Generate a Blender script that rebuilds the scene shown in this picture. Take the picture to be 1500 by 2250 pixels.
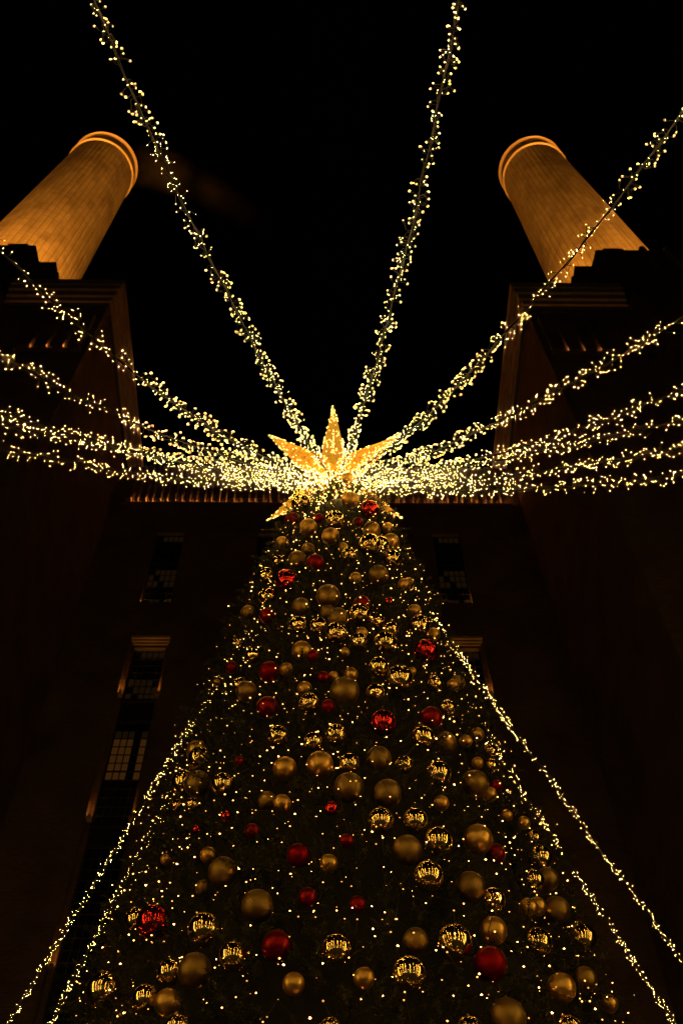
import bpy, math, random
import numpy as np
from mathutils import Vector, Matrix

# ------------------------------------------------------------------ clear
for o in list(bpy.data.objects):
    bpy.data.objects.remove(o, do_unlink=True)
SC = bpy.context.scene
COL = SC.collection
random.seed(7)
RNG = np.random.default_rng(7)
R = math.radians

# ------------------------------------------------------------------ camera
cam_d = bpy.data.cameras.new('camera')
cam_d.sensor_fit = 'VERTICAL'
cam_d.sensor_height = 36.0
cam_d.lens = 37.1
cam_d.clip_start = 0.1
cam_d.clip_end = 3000.0
cam = bpy.data.objects.new('camera', cam_d)
COL.objects.link(cam)
_rt = Vector((0.99988341, -0.01128514, -0.01028663))
_up = Vector((-0.00423028, -0.85200525, 0.52351615))
_fw = Vector((0.01467222, 0.5234116, 0.85195365))
_m = Matrix((_rt, _up, -_fw)).transposed().to_4x4()
_m.translation = Vector((0.0, 0.0, 1.6))
cam.matrix_world = _m
cam_d.dof.use_dof = True
cam_d.dof.focus_distance = 11.5
cam_d.dof.aperture_fstop = 1.8
SC.camera = cam

# ------------------------------------------------------------------ world: night sky
w = bpy.data.worlds.new('World')
SC.world = w
w.use_nodes = True
nt = w.node_tree
bg = nt.nodes['Background']
sky = nt.nodes.new('ShaderNodeTexSky')
sky.sky_type = 'NISHITA'
sky.sun_disc = False
sky.sun_elevation = R(-9.0)
sky.sun_rotation = R(200)
nt.links.new(sky.outputs[0], bg.inputs[0])
bg.inputs[1].default_value = 0.05

# ------------------------------------------------------------------ exposure and sampling
SC.view_settings.view_transform = 'Standard'
SC.view_settings.look = 'None'
SC.view_settings.gamma = 1.0
SC.view_settings.exposure = 0.0
SC.view_settings.use_curve_mapping = False
cy = SC.cycles
cy.max_bounces = 5
cy.diffuse_bounces = 2
cy.glossy_bounces = 4
cy.transmission_bounces = 3
cy.volume_bounces = 0
cy.caustics_reflective = False
cy.caustics_refractive = False
cy.sample_clamp_indirect = 2.0
cy.use_light_tree = True
cy.use_denoising = True
cy.denoiser = 'OPENIMAGEDENOISE'
cy.denoising_input_passes = 'RGB_ALBEDO_NORMAL'
cy.denoising_prefilter = 'ACCURATE'
cy.filter_width = 1.0

GARLAND_STRENGTH = 70.0
FAIRY_STRENGTH = 30.0
FLOOD_POWER = 98000.0
REVEAL_POWER = 42.0
CORNICE_POWER = 0.9

# ------------------------------------------------------------------ materials
def mat(name, col=(0.5, 0.5, 0.5), rough=0.6, metal=0.0, spec=0.5, emit=None, strength=0.0):
    m = bpy.data.materials.new(name)
    m.use_nodes = True
    b = m.node_tree.nodes['Principled BSDF']
    b.inputs['Base Color'].default_value = (*col, 1)
    b.inputs['Roughness'].default_value = rough
    b.inputs['Metallic'].default_value = metal
    b.inputs['Specular IOR Level'].default_value = spec
    if emit:
        b.inputs['Emission Color'].default_value = (*emit, 1)
        b.inputs['Emission Strength'].default_value = strength
    return m

def nodes(m):
    return m.node_tree.nodes, m.node_tree.links, m.node_tree.nodes['Principled BSDF']

def math_node(N, L, op, a, b=None):
    n = N.new('ShaderNodeMath'); n.operation = op
    for i, v in enumerate((a, b)):
        if v is None: continue
        if isinstance(v, (int, float)): n.inputs[i].default_value = v
        else: L.new(v, n.inputs[i])
    return n.outputs[0]

def mat_brick(name, c1, c2, mortar, bw=0.225, bh=0.075):
    m = mat(name, c1, 0.9)
    N, L, B = nodes(m)
    tc = N.new('ShaderNodeTexCoord'); sx = N.new('ShaderNodeSeparateXYZ'); L.new(tc.outputs['Object'], sx.inputs[0])
    u = math_node(N, L, 'ADD', sx.outputs[0], sx.outputs[1])
    cb = N.new('ShaderNodeCombineXYZ'); L.new(u, cb.inputs[0]); L.new(sx.outputs[2], cb.inputs[1])
    br = N.new('ShaderNodeTexBrick'); L.new(cb.outputs[0], br.inputs['Vector'])
    br.inputs['Color1'].default_value = (*c1, 1); br.inputs['Color2'].default_value = (*c2, 1); br.inputs['Mortar'].default_value = (*mortar, 1)
    br.inputs['Scale'].default_value = 1.0; br.inputs['Brick Width'].default_value = bw; br.inputs['Row Height'].default_value = bh
    br.inputs['Mortar Size'].default_value = 0.009
    ns = N.new('ShaderNodeTexNoise'); ns.inputs['Scale'].default_value = 0.6; ns.inputs['Detail'].default_value = 6
    L.new(tc.outputs['Object'], ns.inputs['Vector'])
    mx = N.new('ShaderNodeMix'); mx.data_type = 'RGBA'; mx.blend_type = 'MULTIPLY'; mx.inputs[0].default_value = 0.95
    L.new(br.outputs['Color'], mx.inputs[6]); L.new(ns.outputs['Fac'], mx.inputs[7])
    L.new(mx.outputs[2], B.inputs['Base Color'])
    bp = N.new('ShaderNodeBump'); bp.inputs['Strength'].default_value = 0.6; bp.inputs['Distance'].default_value = 0.02
    iv = math_node(N, L, 'SUBTRACT', 1.0, br.outputs['Fac']); L.new(iv, bp.inputs['Height'])
    L.new(bp.outputs[0], B.inputs['Normal'])
    return m

def mat_noise(name, c1, c2, scale, rough=0.8, bump=0.2, metal=0.0, dist=0.02):
    m = mat(name, c1, rough, metal)
    N, L, B = nodes(m)
    tc = N.new('ShaderNodeTexCoord')
    ns = N.new('ShaderNodeTexNoise'); ns.inputs['Scale'].default_value = scale; ns.inputs['Detail'].default_value = 5
    L.new(tc.outputs['Object'], ns.inputs['Vector'])
    cr = N.new('ShaderNodeValToRGB'); cr.color_ramp.elements[0].position = 0.3; cr.color_ramp.elements[1].position = 0.7
    cr.color_ramp.elements[0].color = (*c1, 1); cr.color_ramp.elements[1].color = (*c2, 1)
    L.new(ns.outputs['Fac'], cr.inputs[0]); L.new(cr.outputs[0], B.inputs['Base Color'])
    if bump:
        bp = N.new('ShaderNodeBump'); bp.inputs['Strength'].default_value = bump; bp.inputs['Distance'].default_value = dist
        L.new(ns.outputs['Fac'], bp.inputs['Height']); L.new(bp.outputs[0], B.inputs['Normal'])
    return m

def mat_chimney():
    # cream painted concrete cast in lifts: shallow grid of shutter joints, blotches and streaks
    m = mat('chimney_concrete', (0.7, 0.6, 0.45), 0.85)
    N, L, B = nodes(m)
    tc = N.new('ShaderNodeTexCoord'); sx = N.new('ShaderNodeSeparateXYZ'); L.new(tc.outputs['Object'], sx.inputs[0])
    an = math_node(N, L, 'ARCTAN2', sx.outputs[1], sx.outputs[0])
    u = math_node(N, L, 'MULTIPLY', an, 48 / (2 * math.pi))
    cb = N.new('ShaderNodeCombineXYZ'); L.new(u, cb.inputs[0]); L.new(sx.outputs[2], cb.inputs[1])
    br = N.new('ShaderNodeTexBrick'); L.new(cb.outputs[0], br.inputs['Vector'])
    br.offset = 0.0; br.squash = 1.0
    br.inputs['Color1'].default_value = (0.72, 0.62, 0.46, 1); br.inputs['Color2'].default_value = (0.60, 0.51, 0.36, 1); br.inputs['Mortar'].default_value = (0.46, 0.38, 0.26, 1)
    br.inputs['Scale'].default_value = 1.0; br.inputs['Brick Width'].default_value = 1.0; br.inputs['Row Height'].default_value = 1.6; br.inputs['Mortar Size'].default_value = 0.05
    br.inputs['Mortar Smooth'].default_value = 0.5
    nv = N.new('ShaderNodeVectorMath'); nv.operation = 'MULTIPLY'; nv.inputs[1].default_value = (1, 1, 0.35); L.new(tc.outputs['Object'], nv.inputs[0])
    ns = N.new('ShaderNodeTexNoise'); ns.inputs['Scale'].default_value = 0.45; ns.inputs['Detail'].default_value = 7; ns.inputs['Roughness'].default_value = 0.65
    L.new(nv.outputs[0], ns.inputs['Vector'])
    cr = N.new('ShaderNodeValToRGB'); cr.color_ramp.elements[0].position = 0.3; cr.color_ramp.elements[1].position = 0.68
    cr.color_ramp.elements[0].color = (0.42, 0.38, 0.33, 1); cr.color_ramp.elements[1].color = (1, 1, 1, 1)
    L.new(ns.outputs['Fac'], cr.inputs[0])
    mx = N.new('ShaderNodeMix'); mx.data_type = 'RGBA'; mx.blend_type = 'MULTIPLY'; mx.inputs[0].default_value = 1.0
    L.new(br.outputs['Color'], mx.inputs[6]); L.new(cr.outputs[0], mx.inputs[7]); L.new(mx.outputs[2], B.inputs['Base Color'])
    n2 = N.new('ShaderNodeTexNoise'); n2.inputs['Scale'].default_value = 2.2; n2.inputs['Detail'].default_value = 4
    L.new(tc.outputs['Object'], n2.inputs['Vector'])
    h = math_node(N, L, 'SUBTRACT', n2.outputs['Fac'], br.outputs['Fac'])
    bp = N.new('ShaderNodeBump'); bp.inputs['Strength'].default_value = 0.5; bp.inputs['Distance'].default_value = 0.04
    L.new(h, bp.inputs['Height']); L.new(bp.outputs[0], B.inputs['Normal'])
    return m

def mat_glitter(name, col):
    m = mat(name, col, 0.36, 1.0)
    N, L, B = nodes(m)
    tc = N.new('ShaderNodeTexCoord')
    vo = N.new('ShaderNodeTexVoronoi'); vo.inputs['Scale'].default_value = 150
    L.new(tc.outputs['Object'], vo.inputs['Vector'])
    sb = N.new('ShaderNodeVectorMath'); sb.operation = 'SUBTRACT'; sb.inputs[1].default_value = (0.5, 0.5, 0.5); L.new(vo.outputs['Color'], sb.inputs[0])
    sc_ = N.new('ShaderNodeVectorMath'); sc_.operation = 'SCALE'; sc_.inputs['Scale'].default_value = 0.5; L.new(sb.outputs[0], sc_.inputs[0])
    ge = N.new('ShaderNodeNewGeometry')
    ad = N.new('ShaderNodeVectorMath'); ad.operation = 'ADD'; L.new(ge.outputs['Normal'], ad.inputs[0]); L.new(sc_.outputs[0], ad.inputs[1])
    no = N.new('ShaderNodeVectorMath'); no.operation = 'NORMALIZE'; L.new(ad.outputs[0], no.inputs[0])
    L.new(no.outputs[0], B.inputs['Normal'])
    return m

def mat_star():
    # gold tinsel skin of a lit lantern star, its uneven inner light put into the emission colour
    m = mat('star_tinsel', (0.40, 0.17, 0.012), 0.5, 0.6)
    N, L, B = nodes(m)
    tc = N.new('ShaderNodeTexCoord')
    ns = N.new('ShaderNodeTexNoise'); ns.inputs['Scale'].default_value = 22; ns.inputs['Detail'].default_value = 6; ns.inputs['Roughness'].default_value = 0.7
    L.new(tc.outputs['Object'], ns.inputs['Vector'])
    cr = N.new('ShaderNodeValToRGB'); cr.color_ramp.elements[0].position = 0.36; cr.color_ramp.elements[1].position = 0.66
    cr.color_ramp.elements[0].color = (0.22, 0.055, 0.001, 1); cr.color_ramp.elements[1].color = (1.0, 0.43, 0.025, 1)
    L.new(ns.outputs['Fac'], cr.inputs[0]); L.new(cr.outputs[0], B.inputs['Emission Color'])
    B.inputs['Emission Strength'].default_value = 0.95
    bp = N.new('ShaderNodeBump'); bp.inputs['Strength'].default_value = 0.7; bp.inputs['Distance'].default_value = 0.02
    L.new(ns.outputs['Fac'], bp.inputs['Height']); L.new(bp.outputs[0], B.inputs['Normal'])
    return m

def mat_foliage():
    m = mat('fir_needles', (0.035, 0.05, 0.018), 0.55)
    N, L, B = nodes(m)
    tc = N.new('ShaderNodeTexCoord')
    ns = N.new('ShaderNodeTexNoise'); ns.inputs['Scale'].default_value = 2.5; ns.inputs['Detail'].default_value = 3
    L.new(tc.outputs['Object'], ns.inputs['Vector'])
    cr = N.new('ShaderNodeValToRGB'); cr.color_ramp.elements[0].position = 0.35; cr.color_ramp.elements[1].position = 0.65
    cr.color_ramp.elements[0].color = (0.010, 0.013, 0.0045, 1); cr.color_ramp.elements[1].color = (0.04, 0.038, 0.013, 1)
    L.new(ns.outputs['Fac'], cr.inputs[0]); L.new(cr.outputs[0], B.inputs['Base Color'])
    return m

def mat_led_varied(name, col, strength):
    m = mat(name, (1, 0.8, 0.5), 0.5, 0, 0.5, col, strength)
    N, L, B = nodes(m)
    ge = N.new('ShaderNodeNewGeometry')
    p = math_node(N, L, 'POWER', ge.outputs['Random Per Island'], 3.0)
    o_ = math_node(N, L, 'MULTIPLY_ADD', p, strength); o_.node.inputs[2].default_value = 0.03 * strength; L.new(o_, B.inputs['Emission Strength'])
    return m

MT = dict(
    brick=mat_brick('dark_brick', (0.22, 0.11, 0.075), (0.14, 0.07, 0.048), (0.22, 0.17, 0.135)),
    stone=mat_noise('cornice_stone', (0.20, 0.145, 0.10), (0.30, 0.22, 0.15), 1.6, 0.85, 0.3),
    chimney=mat_chimney(),
    rim=mat_noise('chimney_rim_concrete', (0.62, 0.5, 0.36), (0.72, 0.6, 0.44), 1.2, 0.8, 0.15),
    steel=mat_noise('dark_window_steel', (0.012, 0.012, 0.013), (0.02, 0.02, 0.022), 8, 0.45, 0.05),
    glass=mat('dark_window_glass', (0.008, 0.009, 0.01), 0.06, 0.0, 0.5),
    glass_lit=mat('lit_window_glass', (0.02, 0.018, 0.012), 0.1, 0.0, 0.5, (1.0, 0.36, 0.06), 0.035),
    glass_dim=mat('dim_window_glass', (0.02, 0.018, 0.012), 0.1, 0.0, 0.5, (1.0, 0.48, 0.15), 0.007),
    lamp=mat('amber_lamp_lens', (0.8, 0.5, 0.2), 0.4, 0.0, 0.5, (1.0, 0.40, 0.09), 40.0),
    slot=mat('slot_lamp_lens', (0.8, 0.5, 0.2), 0.4, 0.0, 0.5, (1.0, 0.36, 0.07), 240.0),
    housing=mat_noise('lamp_housing', (0.02, 0.02, 0.02), (0.04, 0.04, 0.04), 20, 0.5, 0.05),
    paving=mat_noise('granite_paving', (0.008, 0.0075, 0.007), (0.014, 0.013, 0.012), 3, 0.7, 0.1),
    bark=mat_noise('bark', (0.05, 0.03, 0.02), (0.09, 0.06, 0.04), 9, 0.9, 0.5),
    core=mat_noise('light_block_core', (0.002, 0.003, 0.0015), (0.005, 0.006, 0.003), 12, 0.95, 0.6),
    needles=mat_foliage(),
    wire=mat_noise('black_cable', (0.012, 0.01, 0.008), (0.02, 0.017, 0.014), 30, 0.6, 0.05),
    led=mat('garland_led', (1, 0.8, 0.5), 0.5, 0, 0.5, (1.0, 0.58, 0.13), GARLAND_STRENGTH),
    curtain=mat('curtain_led', (1, 0.8, 0.5), 0.5, 0, 0.5, (1.0, 0.57, 0.11), 28.0),
    inner=mat('garland_inner_led', (1, 0.8, 0.5), 0.5, 0, 0.5, (1.0, 0.58, 0.12), 95.0),
    hub=mat('hub_fill_led', (1, 0.8, 0.5), 0.5, 0, 0.5, (1.0, 0.56, 0.10), 80.0),
    fairy=mat_led_varied('fairy_led', (1.0, 0.40, 0.08), FAIRY_STRENGTH),
    star=mat_star(),
    starled=mat('star_led', (1, 0.8, 0.5), 0.5, 0, 0.5, (1.0, 0.68, 0.16), 3.2),
    cap=mat_noise('gold_cap', (0.7, 0.45, 0.15), (0.8, 0.55, 0.2), 40, 0.3, 0.1, 1.0),
    M=mat('mirror_gold', (0.95, 0.74, 0.38), 0.13, 1.0),
    S=mat_noise('satin_gold', (0.74, 0.45, 0.115), (0.78, 0.48, 0.13), 30, 0.36, 0.01, 1.0),
    G=mat_glitter('glitter_gold', (0.34, 0.22, 0.068)),
    m=mat('mirror_red', (0.78, 0.045, 0.05), 0.15, 1.0),
    r=mat_noise('satin_red', (0.26, 0.007, 0.008), (0.30, 0.009, 0.01), 30, 0.33, 0.01, 0.9),
    g=mat_glitter('glitter_red', (0.30, 0.007, 0.01)),
    cool=mat('cool_white_lamp', (0.8, 0.9, 1), 0.4, 0, 0.5, (0.65, 0.85, 1.0), 9.0),
)

# ------------------------------------------------------------------ mesh helpers
class MB:
    def __init__(s): s.v = []; s.f = []
    def add(s, vs, fs):
        n = len(s.v); s.v += [tuple(p) for p in vs]; s.f += [tuple(i + n for i in f) for f in fs]
    def box(s, x0, x1, y0, y1, z0, z1):
        s.add([(x0, y0, z0), (x1, y0, z0), (x1, y1, z0), (x0, y1, z0), (x0, y0, z1), (x1, y0, z1), (x1, y1, z1), (x0, y1, z1)],
              [(0, 3, 2, 1), (4, 5, 6, 7), (0, 1, 5, 4), (1, 2, 6, 5), (2, 3, 7, 6), (3, 0, 4, 7)])
    def lathe(s, prof, n=64, cx=0, cy=0, close=False):
        k = len(prof); vs = []
        for i in range(n):
            a = 2 * math.pi * i / n
            for (r, z) in prof: vs.append((cx + r * math.cos(a), cy + r * math.sin(a), z))
        fs = []
        for i in range(n):
            j = (i + 1) % n
            for q in range(k if close else k - 1):
                p = (q + 1) % k
                fs.append((i * k + q, j * k + q, j * k + p, i * k + p))
        s.add(vs, fs)
    def tube(s, pts, r, n=4):
        pts = [Vector(p) for p in pts]; rings = []
        for i, p in enumerate(pts):
            d = (pts[min(i + 1, len(pts) - 1)] - pts[max(i - 1, 0)]).normalized()
            a = d.orthogonal().normalized(); b = d.cross(a)
            rings.append([p + (a * math.cos(2 * math.pi * k / n) + b * math.sin(2 * math.pi * k / n)) * r for k in range(n)])
        vs = [q for g in rings for q in g]; fs = []
        for i in range(len(pts) - 1):
            for k in range(n):
                l = (k + 1) % n
                fs.append((i * n + k, i * n + l, (i + 1) * n + l, (i + 1) * n + k))
        s.add(vs, fs)
    def mesh(s, name, m, smooth=False):
        me = bpy.data.meshes.new(name); me.from_pydata(s.v, [], s.f); me.update()
        me.materials.append(m)
        if smooth:
            me.polygons.foreach_set('use_smooth', [True] * len(me.polygons))
        return me

def link(name, me, parent=None, loc=None):
    o = bpy.data.objects.new(name, me); COL.objects.link(o)
    if parent: o.parent = parent
    if loc is not None: o.location = loc
    return o

def tag(o, label=None, cat=None, group=None, kind=None):
    if label: o['label'] = label
    if cat: o['category'] = cat
    if group: o['group'] = group
    if kind: o['kind'] = kind
    return o

def np_mesh(name, V, F, m, smooth=False):
    """V (n,3), F (k,3) triangles"""
    me = bpy.data.meshes.new(name)
    V = np.asarray(V, np.float32); F = np.asarray(F, np.int32)
    me.vertices.add(len(V)); me.vertices.foreach_set('co', V.ravel())
    me.loops.add(F.size); me.loops.foreach_set('vertex_index', F.ravel())
    me.polygons.add(len(F)); me.polygons.foreach_set('loop_start', np.arange(0, F.size, 3, dtype=np.int32))
    me.polygons.foreach_set('loop_total', np.full(len(F), 3, np.int32))
    me.materials.append(m); me.update(); me.validate()
    return me

OCT_V = np.array([(1, 0, 0), (-1, 0, 0), (0, 1, 0), (0, -1, 0), (0, 0, 1), (0, 0, -1)], float)
OCT_F = np.array([(0, 2, 4), (2, 1, 4), (1, 3, 4), (3, 0, 4), (2, 0, 5), (1, 2, 5), (3, 1, 5), (0, 3, 5)])
def bulbs_mesh(name, P, rad, m):
    P = np.asarray(P, float); n = len(P); rad = np.broadcast_to(np.asarray(rad, float), (n,))
    V = (P[:, None, :] + OCT_V[None] * rad[:, None, None]).reshape(-1, 3)
    F = (OCT_F[None] + 6 * np.arange(n)[:, None, None]).reshape(-1, 3)
    return np_mesh(name, V, F, m)

def spot(name, loc, target, power, col, angle, blend=0.6, radius=0.15, parent=None):
    d = bpy.data.lights.new(name, 'SPOT'); d.energy = power; d.color = col; d.spot_size = angle; d.spot_blend = blend; d.shadow_soft_size = radius
    o = bpy.data.objects.new(name, d); COL.objects.link(o)
    o.location = loc; o.rotation_euler = (Vector(target) - Vector(loc)).to_track_quat('-Z', 'Y').to_euler()
    if parent: o.parent = parent
    return o

AMBER = (1.0, 0.345, 0.034)

# ------------------------------------------------------------------ ground
g = MB(); g.add([(-400, -400, 0), (400, -400, 0), (400, 400, 0), (-400, 400, 0)], [(0, 1, 2, 3)])
tag(link('ground', g.mesh('ground', MT['paving'])), kind='structure')

# ------------------------------------------------------------------ back wall of the boiler house
YB = 27.5
def wall_sheet(mb, x0, x1, z0, z1, y, holes, depth):
    """front face at y with rectangular holes, and the reveals of the holes going back by depth"""
    xs = sorted({x0, x1, *[h[0] for h in holes], *[h[1] for h in holes]})
    zs = sorted({z0, z1, *[h[2] for h in holes], *[h[3] for h in holes]})
    for a, b in zip(xs, xs[1:]):
        for c, d in zip(zs, zs[1:]):
            mx, mz = (a + b) / 2, (c + d) / 2
            if any(h[0] < mx < h[1] and h[2] < mz < h[3] for h in holes): continue
            mb.add([(a, y, c), (b, y, c), (b, y, d), (a, y, d)], [(0, 1, 2, 3)])
    for (a, b, c, d) in holes:
        for q in (((a, y, c), (a, y, d), (a, y + depth, d), (a, y + depth, c)), ((b, y, d), (b, y, c), (b, y + depth, c), (b, y + depth, d)),
                  ((a, y, d), (b, y, d), (b, y + depth, d), (a, y + depth, d)), ((b, y, c), (a, y, c), (a, y + depth, c), (b, y + depth, c))):
            mb.add(q, [(0, 1, 2, 3)])

XL, XR = -10.75, 9.85
WT = [-7.42, -2.62, 1.02, 5.76]                    # centres of the upper windows
BAYS = [-7.25, 5.75]                              # centres of the tall window bays
ZT0, ZT1 = 38.8, 44.4
hall = link('boiler_house', None); hall.location = (0, 0, 0)
tag(hall, 'dark brick power station wall with tall windows between the two towers', 'building')
outer = [(c - 0.66, c + 0.66, ZT0, ZT1) for c in WT] + [(c - 0.82, c + 0.82, 12.0, 36.45) for c in BAYS]
wl = MB(); wall_sheet(wl, XL, XR, 0.0, 50.6, YB, outer, 0.27)
wl.box(XL, XR, YB + 2.5, YB + 2.9, 0, 50.6)
wl.box(XL, XR, YB, YB + 2.9, 50.6, 50.9)
link('wall', wl.mesh('wall', MT['brick']), hall)
# inner brick order of the tall bays, stepped in behind the face
for c in BAYS:
    s = MB(); wall_sheet(s, c - 0.9, c + 0.9, 11.9, 36.55, YB + 0.27, [(c - 0.66, c + 0.66, 12.0, 36.0)], 0.3)
    link('window_surround', s.mesh('window_surround', MT['brick']), hall)
    s = MB()
    for k in range(3):                             # corbelled soffit under the head
        s.box(c - 0.80 + 0.045 * k, c + 0.80 - 0.045 * k, YB + 0.02 + 0.085 * k, YB + 0.262, 36.36 - 0.11 * k, 36.442 - 0.11 * k)
    link('window_head', s.mesh('window_head', MT['stone']), hall)

PANES = {}
def pane_mesh(wd, ht, kind):
    k = (round(wd, 3), round(ht, 3), kind)
    if k not in PANES:
        p = MB(); p.box(-wd / 2, wd / 2, -0.004, 0.004, -ht / 2, ht / 2)
        PANES[k] = p.mesh('pane', MT[kind])
    return PANES[k]

def window(cx, z0, z1, y, wd, cols, rows, state, single=True):
    fr = MB(); t = 0.05
    fr.box(-wd / 2, -wd / 2 + t, -0.05, 0.05, z0, z1); fr.box(wd / 2 - t, wd / 2, -0.05, 0.05, z0, z1)
    fr.box(-wd / 2 + t, wd / 2 - t, -0.05, 0.05, z0, z0 + t); fr.box(-wd / 2 + t, wd / 2 - t, -0.05, 0.05, z1 - t, z1)
    win = link('window', fr.mesh('window', MT['steel']), hall, (cx, y, 0))
    iw, ih = wd - 2 * t, z1 - z0 - 2 * t
    pw, ph = iw / cols, ih / rows
    bars = MB(); b = 0.018
    for i in range(1, cols):
        bars.box(-iw / 2 + i * pw - b, -iw / 2 + i * pw + b, -0.035, 0.03, z0 + t, z1 - t)
    for j in range(1, rows):
        bb = 0.035 if j % 6 == 0 else b
        bars.box(-iw / 2, iw / 2, -0.03, 0.025, z0 + t + j * ph - bb, z0 + t + j * ph + bb)
    link('glazing_bars', bars.mesh('glazing_bars', MT['steel']), win)
    if single:
        for i in range(cols):
            for j in range(rows):
                o = link('pane', pane_mesh(pw * 0.985, ph * 0.985, state(i, rows - 1 - j)), win, (-iw / 2 + (i + .5) * pw, 0.0, z0 + t + (j + .5) * ph))
                o.rotation_euler = (random.gauss(0, .006), 0, random.gauss(0, .006))
    else:
        p = MB(); p.box(-iw / 2, iw / 2, -0.004, 0.004, z0 + t, z1 - t)
        link('glass', p.mesh('glass', MT['glass']), win)
    return win

def st_head(i, j): return 'glass_dim' if (j >= 4 or j == 0) and (i * 7 + j * 3) % 5 else 'glass'
def st_lit(i, j): return 'glass_lit' if 2 <= j <= 6 and i != 3 else ('glass_dim' if j in (1, 2) and i != 3 else 'glass')
def st_unlit(i, j): return 'glass_dim' if 4 <= j <= 6 and i in (0, 1, 2, 4) and (i + j) % 4 else 'glass'
def st_top(i, j): return 'glass_dim' if (6 <= j <= 8 and (i * 5 + j) % 6) or (j == 11 and i in (1, 2, 4)) or (j == 0 and i > 0) else 'glass'
for q, c in enumerate(BAYS):
    yw = YB + 0.50
    window(c, 32.9, 36.0, yw, 1.32, 5, 7, st_head)
    window(c, 26.65, 31.75, yw, 1.32, 5, 12, st_lit if q == 0 else st_unlit)
    window(c, 20.95, 25.75, yw, 1.32, 5, 11, None, False)
    window(c, 14.9, 19.9, yw, 1.32, 5, 11, None, False)
    for z0, z1 in ((31.75, 32.9), (25.75, 26.65), (19.9, 20.95), (12.0, 14.9)):
        p = MB(); p.box(c - 0.655, c + 0.655, YB + 0.42, YB + 0.55, z0 + .002, z1 - .002); p.box(c - 0.655, c + 0.655, YB + 0.30, YB + 0.419, z1 - 0.12, z1 - 0.004)
        link('spandrel_panel', p.mesh('spandrel_panel', MT['steel']), hall)
for q, c in enumerate(WT):
    window(c, ZT0 + .002, ZT1 - .002, YB + 0.24, 1.314, 5, 12, st_top, q in (0, 3))

# brick fins of the parapet, narrow slots between them lit from lamps at their feet
fin_a, fin_b = MB(), MB()
fin_a.box(0, 0.26, -0.30, -0.002, 47.1, 50.5); fin_b.box(0, 0.13, -0.30, -0.002, 47.1, 50.5)
fa, fb = fin_a.mesh('fin', MT['brick']), fin_b.mesh('fin', MT['brick'])
PITCH = 0.735
lampm = MB(); lampm.box(-0.045, 0.045, -0.09, -0.03, 0.0, 0.035)
lamp_me = lampm.mesh('slot_lamp', MT['slot'])
x = -10.02; k = 0
sill = MB(); sill.box(XL + .45, XR - .45, YB - 0.14, YB - 0.003, 46.98, 47.097)
link('parapet_sill', sill.mesh('parapet_sill', MT['brick']), hall)
while x < 8.75:
    link('fin', fa, hall, (x, YB, 0)); link('fin', fb, hall, (x + 0.26 + 0.20, YB, 0))
    for gx, wgt in ((x + 0.36, 1), (x + 0.26 + 0.20 + 0.13 + 0.0725, .6)):
        o = link('slot_lamp', lamp_me, None, (gx, YB, 47.10))
        tag(o, 'small amber lamp at the foot of a narrow slot in the brick parapet', 'lamp', 'lamps in the parapet slots')
    x += PITCH; k += 1

# amber uplights standing in the window reveals
hb = MB(); hb.box(-0.06, 0.06, -0.06, 0.06, 0, 0.12)
hl = MB(); hl.box(-0.045, 0.045, -0.045, 0.045, 0.121, 0.128)
hb_me, hl_me = hb.mesh('housing', MT['housing']), hl.mesh('lens', MT['lamp'])
UPL = {33.0: 'first', 26.75: 'second', 21.05: 'third'}
def uplight(x, y, z, label, group, power, tgt):
    u = link('wall_uplight', hb_me, None, (x, y, z)); tag(u, label, 'lamp', group)
    link('lens', hl_me, u)
    spot('uplight_beam', (0, 0, 0.14), tgt, power, AMBER, R(64), 0.9, 0.04, u)
for c, nm in zip(BAYS, ('with lit panes', 'with unlit panes')):
    for z, f_ in ((32.98, 1.0), (26.72, 0.55), (21.02, 0.45)):
        for s in (-1, 1):
            uplight(c + s * 0.72, YB + 0.14, z, 'amber uplight in the reveal of the tall window bay ' + nm, 'uplights in the tall bay ' + nm, REVEAL_POWER * f_, (-s * 0.03, 0.05, 4))
            lg = MB(); lg.box(c + s * 0.72 - 0.085, c + s * 0.72 + 0.085, YB + 0.03, YB + 0.262, z - 0.08, z - 0.001)
            link('lamp_ledge', lg.mesh('lamp_ledge', MT['stone']), hall)
for c in WT:
    for s in (-1, 1):
        uplight(c + s * 0.56, YB + 0.085, ZT0 + 0.002, 'small amber uplight on the sill of an upper window', 'uplights on the upper sills', REVEAL_POWER * 0.16, (s * 0.05, -0.02, 4))

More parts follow.
